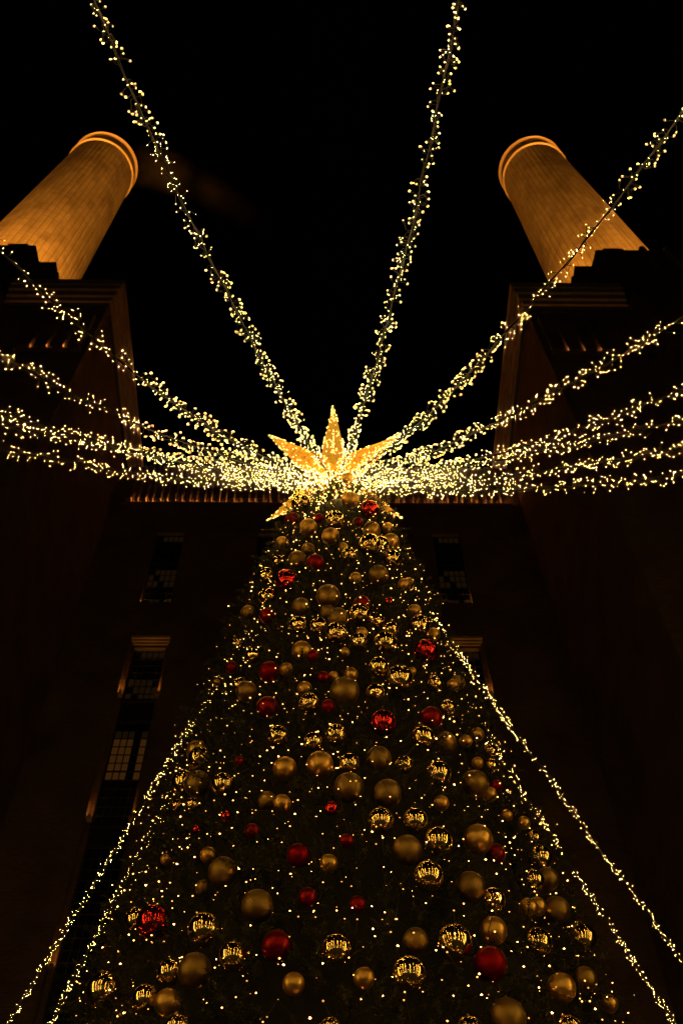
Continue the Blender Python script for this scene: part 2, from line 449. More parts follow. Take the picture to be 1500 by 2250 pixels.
# ------------------------------------------------------------------ wash towers
def tower(side, xin, label):
    """side -1 has its inner face at x = xin and runs to negative x"""
    t = link('brick_tower', None, None, (xin, 18.7, 0)); tag(t, label, 'tower')
    s = side
    def bx(mb, a, b, y0, y1, z0, z1):              # a..b measured outwards from the inner face
        x0, x1 = sorted((s * a, s * b)); mb.box(x0, x1, y0, y1, z0, z1)
    m = MB(); bx(m, 0, 24.5, 0.0, 20.0, 0, 52.2)
    wallo = link('wall', m.mesh('wall', MT['brick']), t)
    m = MB(); bx(m, 5.2, 19.5, -1.0, -0.003, 0, 51.7)
    link('projecting_bay', m.mesh('projecting_bay', MT['brick']), t)
    # stepped cornice along the front return and the inner side
    m = MB()
    for i, (ov, z0, z1) in enumerate(((0.12, 51.75, 52.18), (0.26, 52.183, 52.7), (0.40, 52.703, 53.25), (0.46, 53.253, 53.9))):
        m.box(*sorted((-s * ov, s * 5.197)), -ov, 0.30, z0, z1)
        m.box(*sorted((-s * ov, s * 0.30)), 0.303, 20.0, z0, z1)
    link('cornice', m.mesh('cornice', MT['stone']), t)
    m = MB(); bx(m, 0.31, 24.2, 0.31, 19.5, 52.203, 53.0)
    link('roof', m.mesh('roof', MT['housing']), t)
    # three lit slots on the front: deep fins with lamps at their feet
    for i in range(4):
        m = MB(); bx(m, 0.30 + 0.74 * i, 0.30 + 0.74 * i + 0.53, -0.22, -0.002, 45.8, 49.7)
        link('fin', m.mesh('fin', MT['brick']), t)
    m = MB(); bx(m, 0.25, 3.2, -0.14, -0.003, 45.62, 45.797)
    link('slot_sill', m.mesh('slot_sill', MT['brick']), t)
    for i in range(3):
        o = link('slot_lamp', lamp_me, None, (xin + s * (0.30 + 0.74 * i + 0.635), 18.7, 45.80))
        tag(o, 'small amber lamp in a front slot of the tower under ' + ('the steaming chimney' if s < 0 else 'the clear chimney'), 'lamp', 'lamps in the tower slots ' + ('steam side' if s < 0 else 'clear side'))
    # slim light trough washing the underside of the cornice
    m = MB(); bx(m, 0.05, 5.1, -0.22, -0.06, 50.7, 50.76)
    tr = link('cornice_light', m.mesh('cornice_light', MT['housing']), None, (xin, 18.7, 0))
    tag(tr, 'slim light trough under the front cornice of the tower with ' + ('the steaming chimney' if s < 0 else 'the clear chimney'), 'lamp')
    m = MB(); m.box(*sorted((-s * 0.22, -s * 0.06)), 0.3, 9.0, 50.7, 50.76)
    tr2 = link('cornice_light', m.mesh('cornice_light', MT['housing']), None, (xin, 18.7, 0))
    tag(tr2, 'slim light trough under the side cornice of the tower with ' + ('the steaming chimney' if s < 0 else 'the clear chimney'), 'lamp')
    for (px, py, sx, sy, par, pw) in ((s * 2.55, -0.14, 5.0, 0.1, tr, 1.0), (-s * 0.14, 4.6, 0.1, 8.4, tr2, 0.8)):
        d = bpy.data.lights.new('cornice_wash', 'AREA'); d.shape = 'RECTANGLE'; d.size = sx; d.size_y = sy; d.energy = CORNICE_POWER * pw; d.color = (1.0, 0.36, 0.09); d.spread = R(110)
        o = bpy.data.objects.new('cornice_wash', d); COL.objects.link(o); o.parent = par; o.location = (px, py, 50.78); o.rotation_euler = (math.pi, 0, 0)
    return t

tower(-1, -10.75, 'dark brick tower with a pale stepped cornice below the steaming chimney')
tower(1, 9.85, 'dark brick tower with a pale stepped cornice below the clear chimney')

# stepped chimney pedestals and the chimneys
def pedestal(cx, s, label):
    p = link('chimney_pedestal', None, None, (cx, 20.0, 53.0)); tag(p, label, 'pedestal')
    def trap(h0, h1, y0, y1, z0, z1):
        m = MB(); m.add([(-h0, y0, z0), (h0, y0, z0), (h0, y1, z0), (-h0, y1, z0), (-h1, y0, z1), (h1, y0, z1), (h1, y1, z1), (-h1, y1, z1)],
                        [(0, 3, 2, 1), (4, 5, 6, 7), (0, 1, 5, 4), (1, 2, 6, 5), (2, 3, 7, 6), (3, 0, 4, 7)]); return m
    link('lower_step', trap(9.0, 7.6, 0.0, 0.7, 0, 7.1).mesh('lower_step', MT['brick']), p)
    link('middle_step', trap(7.45, 7.05, 0.03, 0.67, 7.1, 9.0).mesh('middle_step', MT['brick']), p)
    link('upper_step', trap(6.05, 5.1, 0.06, 0.64, 9.0, 12.2).mesh('upper_step', MT['brick']), p)
    m = MB(); m.box(-4.6, -3.4, 0.02, 0.62, 12.2, 12.4); m.box(3.4, 4.6, 0.02, 0.62, 12.2, 12.4); link('coping', m.mesh('coping', MT['stone']), p)
    for i in (-1.5, -0.5, 0.5, 1.5):
        m = MB(); m.lathe([(0.22, 8.2), (0.22, 12.2), (0.16, 12.42), (0.02, 12.5)], 10, i * 1.5, 0.02)
        link('fluted_rib', m.mesh('fluted_rib', MT['stone'], True), p)
    return p
CH = [(-23.5, 27.5, 'steaming'), (21.65, 27.5, 'clear')]
pedestal(-22.85, -1, 'stepped brick pedestal in front of the steaming chimney')
pedestal(21.6, 1, 'stepped brick pedestal in front of the clear chimney')
for cx, cyy, nm in CH:
    zt = 113.2
    c = link('chimney', None, None, (cx, cyy, 53.0))
    tag(c, 'floodlit cream chimney with double rim, ' + ('steam drifting from its top' if nm == 'steaming' else 'crossed by a light garland low on its shaft'), 'chimney')
    n = 192; H = zt - 53.0; zs = np.linspace(0, H, 40); m = MB(); vs = []
    for z in zs:
        rr = 4.4 - 1.1 * z / H
        for i in range(n):
            ph = i % 4
            vs.append(((rr - (0.04 if ph == 0 else 0.0)) * math.cos(2 * math.pi * i / n), (rr - (0.04 if ph == 0 else 0.0)) * math.sin(2 * math.pi * i / n), z))
    fs = [(a * n + i, a * n + (i + 1) % n, (a + 1) * n + (i + 1) % n, (a + 1) * n + i) for a in range(39) for i in range(n)]
    m.add(vs, fs); link('shaft', m.mesh('shaft', MT['chimney']), c)
    rt = 3.3
    def rim(name, z, r_in, r_out, hh):
        m = MB(); m.lathe([(r_in, z - hh * 1.2), (r_out - .05, z - hh), (r_out, z - hh * .5), (r_out, z + hh * .6), (r_out - 0.08, z + hh), (r_in, z + hh)], 96)
        link(name, m.mesh(name, MT['rim'], True), c)
    rim('lower_rim', H, rt - .05, rt + 0.17, 0.115)
    m = MB(); m.lathe([(rt - .06, H + 0.1), (rt - 0.10, H + 2.9), (rt - 0.6, H + 2.95), (rt - 0.6, H - 1)], 96); link('neck', m.mesh('neck', MT['chimney'], True), c)
    rim('upper_rim', H + 2.85, rt - .12, rt + 0.17, 0.07)
    # floodlights on the tower roof around its foot
    sd = -1 if cx < 0 else 1
    for j, (fx, fy, pw, tz) in enumerate(((-8.4, -6.4, 0.7, 72), (8.4, -6.4, 1.0, 72), (-3.0, -6.4, 0.8, 78), (3.0, -6.4, 0.8, 78))):
        b = MB(); b.box(-0.2, 0.2, -0.15, 0.15, 0.0, 0.35)
        u = link('floodlight', b.mesh('floodlight', MT['housing']), None, (cx + fx, cyy + fy, 53.02))
        tag(u, 'floodlight on the tower roof at the foot of the ' + nm + ' chimney', 'floodlight', 'floodlights at the ' + nm + ' chimney')
        b = MB(); b.box(-0.16, 0.16, -0.11, 0.11, 0.351, 0.36); link('lens', b.mesh('lens', MT['lamp']), u)
        spot('flood_beam', (0, 0, 0.4), (-fx * 0.9, 1.0 if abs(fx) < 5 else 4.0, tz - 53), FLOOD_POWER * pw * (1.15 if cx < 0 else 1.0), AMBER, R(70), 0.8, 0.15, u)

# ------------------------------------------------------------------ the Christmas tree
TX, TY = 0.20, 9.9
def tree_r(z): return 0.80 + 0.1747 * (18.0 - z)
tree = link('christmas_tree', None, None, (TX, TY, 0)); tag(tree, 'tall conical fir Christmas tree hung with gold and red baubles', 'tree')
m = MB(); m.lathe([(0.0, 0.0), (0.24, 0.0), (0.21, 3), (0.10, 18.0), (0.0, 18.1)], 12); link('trunk', m.mesh('trunk', MT['bark'], True), tree)
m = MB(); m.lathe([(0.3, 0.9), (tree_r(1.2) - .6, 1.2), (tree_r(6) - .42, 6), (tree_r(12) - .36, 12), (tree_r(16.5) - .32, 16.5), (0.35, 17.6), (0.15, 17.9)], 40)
link('light_block_core', m.mesh('light_block_core', MT['core'], True), tree)  # solid near-black cone, added to block light and keep the inside dark

BAUBLES = """M 16.64 -36.5 -0.00 32, S 16.34 10.1 -0.00 29, m 16.15 26.4 -0.00 31, M 15.46 -3.0 -0.00 30, r 16.09 -41.0 -0.00 24, r 15.61 -14.9 -0.00 16, r 15.45 13.7 -0.00 16, S 15.35 -22.0 -0.00 28, S 15.27 23.1 -0.00 28, S 15.87 43.0 -0.02 18, S 14.93 -5.8 -0.05 27, S 15.18 38.0 -0.00 28, M 14.66 18.7 -0.00 34, M 14.95 29.1 -0.04 26, S 15.37 -45.3 -0.02 21, G 14.49 -18.9 -0.00 20, S 14.47 2.0 -0.03 15, M 14.16 5.3 -0.00 23, M 14.48 33.6 -0.00 27, G 14.24 -24.8 -0.00 27, r 13.95 -13.5 -0.00 26, M 14.56 -40.3 -0.00 19, M 14.34 -48.2 -0.00 27, m 13.65 -28.7 -0.00 32, S 13.42 7.5 -0.00 16, G 13.67 20.0 -0.00 28, S 13.71 35.5 -0.00 19, S 14.00 42.7 -0.02 16, M 13.44 -39.1 -0.00 25, G 12.84 -5.6 -0.00 32, G 12.66 -17.5 -0.00 25, r 12.78 -34.3 -0.00 22, r 12.76 9.5 -0.05 21, m 12.90 22.2 -0.00 11, M 12.35 7.5 -0.00 28, G 12.47 -5.7 -0.05 20, G 12.23 -1.4 -0.00 26, M 12.41 15.1 -0.12 26, S 13.05 37.7 -0.03 20, M 12.17 -17.4 -0.00 23, M 12.04 -8.9 -0.00 22, G 13.47 -53.8 -0.00 22, M 11.82 -2.0 -0.00 28, S 11.58 -15.1 -0.06 25, r 11.31 -9.9 -0.00 15, S 11.13 -19.1 -0.00 16, g 11.19 -25.4 -0.00 26, r 11.93 -47.9 -0.00 16, M 11.88 -36.8 -0.03 19, M 12.68 -54.0 -0.00 15, S 11.98 -59.1 -0.00 10, G 10.96 -33.3 -0.00 25, M 11.29 -39.0 -0.03 19, r 10.40 -23.1 -0.00 25, r 10.81 -6.2 -0.00 14, S 10.86 -3.0 -0.03 12, S 10.67 -12.2 -0.04 17, M 10.29 -10.0 -0.00 23, r 10.20 -4.4 -0.00 15, G 10.49 0.4 -0.00 33, M 9.77 -17.9 -0.00 23, M 9.56 -8.1 -0.00 20, M 9.66 -2.3 -0.00 23, M 12.58 36.0 -0.00 29, S 12.71 46.6 -0.02 18, m 11.91 34.6 -0.00 30, M 12.12 20.0 -0.00 18, M 11.71 16.1 -0.00 29, M 11.63 5.9 -0.00 22, S 11.91 7.7 -0.03 15, S 11.40 0.9 -0.03 12, M 11.08 11.9 -0.00 24, M 10.92 18.7 -0.00 32, S 10.86 2.6 -0.00 16, S 11.22 24.6 -0.02 11, M 10.50 9.6 -0.00 21, M 11.12 33.0 -0.00 21, S 11.41 43.7 -0.00 15, G 11.71 50.6 -0.02 19, M 10.68 35.1 -0.00 20, r 10.28 26.7 -0.00 25, m 9.93 10.7 -0.00 28, S 10.41 -51.9 -0.03 25, M 10.04 -45.5 -0.00 27, M 9.89 -52.7 -0.03 28, G 9.52 -42.1 -0.00 28, M 9.23 -31.7 -0.00 24, r 9.53 -28.4 -0.00 11, S 9.17 -14.7 -0.00 24, S 9.16 -6.1 -0.00 27, G 8.78 -18.6 -0.05 18, S 8.63 -14.3 -0.00 17, m 8.67 -28.0 -0.00 10, m 8.68 -36.3 -0.00 8, r 8.32 -20.3 -0.00 14, M 9.21 -41.9 -0.03 16, M 9.45 -50.4 -0.02 13, S 8.18 -30.1 -0.00 15, g 7.87 -9.6 -0.00 21, S 8.48 -44.3 -0.00 10, M 9.16 1.0 -0.00 21, G 9.27 8.2 -0.00 26, M 9.24 14.6 -0.00 18, M 9.82 21.8 -0.00 25, G 9.96 30.4 -0.05 24, S 10.53 46.9 -0.00 16, S 10.14 38.2 -0.00 14, M 10.38 51.6 -0.00 17, M 9.99 47.4 -0.00 15, S 9.81 40.0 -0.00 13, M 9.23 23.7 -0.00 26, G 8.78 0.7 -0.00 29, G 8.73 9.4 -0.00 27, G 9.34 35.3 -0.00 28, r 9.60 45.7 -0.00 13, S 9.35 41.1 -0.03 16, S 8.75 22.3 -0.00 15, m 8.48 -3.2 -0.00 13, M 8.31 7.1 -0.00 25, M 8.38 14.7 -0.00 24, M 8.15 19.0 -0.00 27, G 7.96 11.9 -0.00 26, S 8.38 29.7 -0.00 28, r 8.02 -0.2 -0.00 13, S 7.74 -3.6 -0.00 16, r 8.35 35.2 -0.05 19, S 9.10 44.4 -0.00 12, G 7.87 -25.2 -0.00 26, G 7.79 -29.8 -0.03 13, M 7.87 -48.9 -0.03 22, m 7.60 -40.3 -0.00 30, M 7.21 -26.2 -0.00 28, M 6.83 -19.4 -0.00 23, M 6.92 -32.5 -0.05 21, G 6.79 -26.1 -0.00 27, M 7.11 -49.8 -0.00 31, M 6.69 -35.3 -0.00 22, S 6.61 -31.2 -0.06 21, M 6.26 -26.8 -0.00 21, G 7.33 -16.4 -0.00 27, r 7.35 -7.3 -0.00 16, r 7.25 1.5 -0.00 14, M 6.77 -2.2 -0.00 24, r 6.86 -12.0 -0.00 24, S 6.46 -8.7 -0.00 17, S 6.49 2.0 -0.00 16, G 6.90 10.9 -0.00 20, M 6.55 9.0 -0.00 27, M 6.04 -3.0 -0.00 16, M 7.66 15.3 -0.00 27, G 7.66 23.9 -0.00 26, M 7.62 29.2 -0.03 22, S 7.71 38.2 -0.00 17, S 7.86 42.8 -0.03 17, G 8.56 55.4 -0.02 23, M 8.21 44.6 -0.00 20, M 8.83 55.4 -0.00 26, G 8.01 50.4 -0.00 25, S 7.20 26.4 -0.00 23, M 6.95 17.7 -0.00 29, g 6.81 23.7 -0.00 27, M 7.28 36.8 -0.00 25, M 8.03 62.5 -0.00 31, S 6.86 38.9 -0.00 24, G 7.21 49.5 -0.00 21, G 6.31 24.2 -0.00 28, M 6.09 17.0 -0.00 23, M 6.42 36.6 -0.00 21, S 7.24 59.7 -0.00 16, M 9.19 57.9 -0.00 16, S 9.35 55.6 -0.01 14, S 17.38 10.0 -0.00 20, M 17.37 -49.8 -0.02 19"""
BL = []
for row in BAUBLES.split(','):
    k, z, ph, off, d = row.split()
    z, ph, off, d = float(z), R(float(ph)), float(off), float(d) / 100
    rr = tree_r(z) + off
    BL.append((k, np.array([rr * math.sin(ph), -rr * math.cos(ph), z]), d / 2, off < -0.05))

# sprigs of needles: one template set, scattered over the cone
def sprig(n, length, seed):
    g = np.random.default_rng(seed); V = []; F = []
    def tri(a, b, c):
        i = len(V); V.extend((a, b, c)); F.append((i, i + 1, i + 2))
    w = 0.006
    tri((-w, 0, 0), (w, 0, 0), (0, 0, length)); tri((0, -w, 0), (0, w, 0), (0, 0, length))
    for i in range(n):
        t = (i + g.random()) / n
        a = i * 2.4 + g.normal() * .3
        p = np.array((0, 0, length * (0.06 + .92 * t)))
        el = g.uniform(.35, .75)
        d = np.array((math.cos(a) * math.cos(el), math.sin(a) * math.cos(el), math.sin(el)))
        L_ = g.uniform(.045, .075) * (1.1 - .45 * t)
        q = np.cross(d, g.normal(size=3)); q = q / np.linalg.norm(q) * 0.0045
        tri(p - q, p + q, p + d * L_)
    return np.array(V), np.array(F)
TPL = [sprig(54, random.uniform(.26, .36), s) for s in range(5)]
def scatter(N, seed, zlo, zhi):
    g = np.random.default_rng(seed); VV = []; FF = []; n0 = 0
    cen = np.array([b[1] for b in BL]); rad = np.array([b[2] for b in BL]); hid = np.array([b[3] for b in BL])
    cnt = 0
    while cnt < N:
        u = g.random(); r0, r1 = tree_r(zlo), tree_r(zhi)
        z = zlo + (zhi - zlo) * (r0 - math.sqrt(r0 * r0 - u * (r0 * r0 - r1 * r1))) / (r0 - r1)
        ph = g.uniform(-math.pi, math.pi)
        clump = 0.10 * math.sin(ph * 9 + z * 2.1) * math.sin(z * 4.3 + ph * 3) + 0.05 * math.sin(ph * 23 - z * 7)
        rr = tree_r(z) - 0.22 + clump + g.normal() * 0.07
        if z > 16.9: rr = min(rr, tree_r(z)) * max(0.2, 1 - (z - 16.9) * .45)
        out = np.array([math.sin(ph), -math.cos(ph), 0.0])
        p = np.array([rr * out[0], rr * out[1], z])
        tan = np.array([out[1], -out[0], 0])
        d = out * g.uniform(.55, 1.0) + np.array([0, 0, g.uniform(-.25, .55)]) + tan * g.normal() * .4
        d /= np.linalg.norm(d)
        # leave the baubles in view: no sprig through or straight in front of one, save a few tips
        tip = p + d * 0.30
        keep = True
        for q in (p, p + d * .15, tip):
            v = q - cen; dist = np.linalg.norm(v, axis=1)
            near = dist < rad * 1.02 + 0.02
            if near.any(): keep = False; break
            if g.random() > 0.16:
                axis = cen * [1, 1, 0]; axis = axis / np.linalg.norm(axis, axis=1)[:, None]
                view = axis * .75 + np.array([0, 0, -.66])
                al = (v * view).sum(1); lat = np.sqrt(np.maximum(dist ** 2 - al ** 2, 0))
                if ((al > 0) & (al < .5) & (lat < np.where(hid, .5, .88) * rad)).any(): keep = False; break
        if not keep: continue
        V, F = TPL[cnt % 5]
        a = np.cross(d, [0.3, .2, .9]); a /= np.linalg.norm(a); b = np.cross(d, a)
        th = g.uniform(0, 6.28); a, b = a * math.cos(th) + b * math.sin(th), b * math.cos(th) - a * math.sin(th)
        W = V[:, :1] * a + V[:, 1:2] * b + V[:, 2:3] * d
        W = W * g.uniform(.8, 1.2) + p
        W[:, 2] -= 0.25 * ((V[:, 2]) ** 2)          # tips sag a little
        VV.append(W); FF.append(F + n0); n0 += len(W); cnt += 1
    return np.concatenate(VV), np.concatenate(FF)
V, F = scatter(9000, 3, 4.6, 18.0)
link('crown', np_mesh('crown', V, F, MT['needles']), tree)

# fairy lights wound round the tree in a loose spiral
g = np.random.default_rng(11)
pts = []; z = 4.8; ph = 0.0
cen = np.array([b[1] for b in BL]); rad = np.array([b[2] for b in BL])
while z < 17.3:
    rr = tree_r(z)
    st = 0.078 * (g.uniform(.2, .7) if g.random() < .4 else g.uniform(.7, 2.2)); ph += st / max(rr, .5); z += st / max(rr, .5) / (2 * math.pi) * 0.36
    q = np.array([math.sin(ph), -math.cos(ph), 0]) * (rr + g.normal() * .09 + 0.02) + [0, 0, z + g.normal() * .13]
    wr_ = abs((ph + math.pi) % (2 * math.pi) - math.pi)
    if wr_ > 0.8 and g.random() < .6: continue
    if (np.linalg.norm(q - cen, axis=1) < rad + .015).any():
        q[:2] *= .93
        if (np.linalg.norm(q - cen, axis=1) < rad + .015).any(): continue
    pts.append(q)
wm = MB(); wm.tube(pts, 0.003, 3)
fl = link('fairy_light_string', wm.mesh('fairy_light_string', MT['wire']), None, (TX, TY, 0))
tag(fl, 'string of warm fairy lights wound round the fir tree', 'string lights')
bo = link('bulbs', bulbs_mesh('bulbs', pts, g.uniform(.005, .0115, len(pts)), MT['fairy']), fl); bo['kind'] = 'stuff'

# ------------------------------------------------------------------ baubles
def sphere_mesh(name, m, nu=40, nv=24):
    mb = MB(); prof = [(math.sin(math.pi * i / nv), -math.cos(math.pi * i / nv)) for i in range(nv + 1)]
    prof[0] = (0.0005, -1); prof[-1] = (0.0005, 1)
    mb.lathe(prof, nu); return mb.mesh(name, m, True)
SPH = {k: sphere_mesh('bauble', MT[k]) for k in 'MSGmrg'}
cp = MB(); cp.lathe([(0.0, -.02), (0.15, -0.02), (0.16, 0.0), (0.15, 0.13), (0.11, 0.16), (0.0, 0.165)], 12); CAP = cp.mesh('cap', MT['cap'], True)
lp = MB(); lp.tube([(0.07 * math.cos(a), 0, 0.22 + 0.07 * math.sin(a)) for a in np.linspace(0, 2 * math.pi, 11)], 0.014, 4); LOOP = lp.mesh('loop', MT['cap'], True)
KN = {'M': 'mirror gold', 'S': 'satin gold', 'G': 'glitter gold', 'm': 'mirror red', 'r': 'satin red', 'g': 'glitter red'}
def size_word(d): return 'small' if d < .19 else ('medium' if d < .27 else 'large')
def tier(z): return 'near the star' if z > 14.6 else ('on the upper tree' if z > 12.2 else ('halfway up the tree' if z > 9.6 else 'on the lower tree'))
def bauble_label(i):
    k, c, rd, hid = BL[i]
    j = min((q for q in range(len(BL)) if q != i), key=lambda q: np.linalg.norm(BL[q][1] - c))
    dz = BL[j][1][2] - c[2]; ds = np.linalg.norm((BL[j][1] - c)[:2])
    rel = 'just below' if dz > ds else ('just above' if -dz > ds else 'beside')
    return '%s%s %s bauble %s, %s a %s %s one' % ('half-hidden ' if hid else '', size_word(rd * 2), KN[k], tier(c[2]), rel, size_word(BL[j][2] * 2), KN[BL[j][0]])
LABELS = [bauble_label(i) for i in range(len(BL))]
for bi, (k, c, rd, hid) in enumerate(BL):
    o = link('bauble', SPH[k], None, (c[0] + TX, c[1] + TY, c[2])); o.scale = (rd, rd, rd)
    o.rotation_euler = (random.gauss(0, .12), random.gauss(0, .12), random.uniform(0, 6.28))
    tag(o, LABELS[bi], 'bauble', LABELS[bi] if LABELS.count(LABELS[bi]) > 1 else '%s baubles on the tree' % KN[k])
    ca = link('cap', CAP, o, (0, 0, 0.985)); link('loop', LOOP, ca)

# ------------------------------------------------------------------ star on the tree top
SX, SY, SZ = 0.14, 9.72, 18.62
star = link('tree_star', None, None, (SX, SY, SZ)); tag(star, 'big glowing gold star with tapering spikes on the tree top', 'star')
mh = MB(); mh.lathe([(0.0, -.55), (0.10, -.55), (0.10, -.2), (0.2, -.1), (0.24, .05), (0.14, .25), (0, .28)], 10); link('hub', mh.mesh('hub', MT['cap'], True), star)
g = np.random.default_rng(9)
CO = []  # extra coil of bulbs, added to light the top of the tree
for q in range(520):
    a_ = q * 0.21; rr_ = g.uniform(.22, .62)
    CO.append((rr_ * math.cos(a_), rr_ * math.sin(a_), -0.42 + 0.16 * g.normal() - .25 * rr_))
cw = MB(); cw.tube([(0.46 * math.cos(a_), 0.46 * math.sin(a_), -.36 + .02 * math.sin(5 * a_)) for a_ in np.linspace(0, 4 * math.pi, 60)], .012, 4)
coil = link('light_garland', cw.mesh('light_garland', MT['wire']), None, (TX, TY, 18.45)); tag(coil, 'added dense coil of bulbs under the star, brightening the upper tree', 'garland')
bo = link('bulbs', bulbs_mesh('bulbs', CO, g.uniform(.008, .013, len(CO)), MT['hub']), coil); bo['kind'] = 'stuff'
SPIKES = [((0, 0, 1), 3.05, .28), ((-1.10, -.86, -0.05), 1.46, .26), ((1.12, -.86, -0.02), 1.48, .26), ((-1.16, .80, -.10), 1.50, .21), ((1.2, .76, -.06), 1.52, .21)]
g = np.random.default_rng(5)
for d, ln, hw in SPIKES:
    d = Vector(d).normalized(); a = d.cross(Vector((0.02, 0.1, 1)) if abs(d.z) < .9 else Vector((0, 1, 0))).normalized(); b = d.cross(a)
    ring0 = [d * 0.12 + (a * math.cos(t) + b * math.sin(t)) * hw * .8 for t in (0, math.pi / 2, math.pi, 3 * math.pi / 2)]
    ring1 = [d * 0.42 + (a * math.cos(t) + b * math.sin(t)) * hw for t in (0, math.pi / 2, math.pi, 3 * math.pi / 2)]
    nseg = 5; mb = MB(); rings = [ring0]
    for s in range(nseg + 1):
        f_ = s / nseg
        rings.append([d * (0.42 + (ln - .42) * f_) + (a * math.cos(t) + b * math.sin(t)) * hw * max(0.03, (1 - f_) ** 0.92) for t in (0, math.pi / 2, math.pi, 3 * math.pi / 2)])
    vs = [p for r_ in rings for p in r_] + [d * ln * 1.005]
    fs = []
    for i in range(len(rings) - 1):
        for q in range(4): fs.append((i * 4 + q, i * 4 + (q + 1) % 4, i * 4 + 4 + (q + 1) % 4, i * 4 + 4 + q))
    n = len(rings) * 4
    for q in range(4): fs.append((n - 4 + q, n - 4 + (q + 1) % 4, n))
    fs.append((3, 2, 1, 0)); mb.add(vs, fs)
    sp = link('spike', mb.mesh('spike', MT['star']), star)
    P = []
    for _ in range(int(95 * ln / 1.5)):
        f_ = g.random() ** 1.25; e = g.integers(4); t0 = e * math.pi / 2; w_ = g.random()
        if g.random() < .3: w_ = 0.0
        rr = hw * max(.03, (1 - f_) ** .92)
        q = (a * math.cos(t0) + b * math.sin(t0)) * (1 - w_) + (a * math.cos(t0 + math.pi / 2) + b * math.sin(t0 + math.pi / 2)) * w_
        P.append(d * (0.42 + (ln - .42) * f_) + q * (rr + .012))
    P.append(d * (ln + .02))
    bo = link('bulbs', bulbs_mesh('bulbs', [tuple(p) for p in P], g.uniform(.012, .02, len(P)), MT['starled']), sp); bo['kind'] = 'stuff'

# ------------------------------------------------------------------ light garlands: a canopy from the tree top, dropping as a curtain at its edge
RA = 12.5
GAR = [  # azimuth, edge height, sag, label
    (-16.2, 13.04, 1.52, 'warm light garland running up past the drifting steam beside the steaming chimney', None),
    (6.6, 12.16, 1.38, 'warm light garland running up the open sky between the two chimneys, clear of both', None),
    (25.3, 13.28, 1.75, 'warm light garland crossing the shaft of the clear chimney, dark cable showing', None),
    (-28.5, 11.87, 2.50, 'warm light garland crossing the cornice corner and pedestal under the steaming chimney', None),
    (-41.5, 12.59, 1.86, 'single warm light garland below the slots of the steaming chimney tower', None),
    (39.5, 13.07, 1.55, 'single warm light garland crossing the side cornice and slots of the clear chimney tower', None),
    (-54.0, 12.86, 1.17, 0, 0), (-58.0, 12.60, 0.62, 0, 0), (-59.6, 12.76, 1.13, 0, 0),
    (49.4, 13.64, 1.64, 1, 1), (57.0, 13.0, 0.80, 1, 1), (58.4, 13.12, 1.40, 1, 1), (61.0, 12.83, 1.63, 'lowest of the garlands sweeping out towards the clear chimney tower', None),
    (-144.9, 12.74, 0.0, 'warm light garland falling behind the tree along the window bay with lit panes', None),
    (-149.4, 12.76, -0.3, 'shorter warm light garland falling close behind the tree edge, steaming chimney side', None),
    (139.6, 13.04, 0.0, 'warm light garland falling behind the tree across the window bay with unlit panes', None),
    (144.2, 13.24, 0.32, 'warm light garland hugging the tree edge on the clear chimney side, broken by a gap', None)]
SHARED = [('warm light garland in the tight bundle sweeping from the star across the steaming chimney tower', 'bundled garlands on the steaming chimney side'),
          ('warm light garland in the tight bundle sweeping from the star across the clear chimney tower', 'bundled garlands on the clear chimney side')]
g = np.random.default_rng(21)
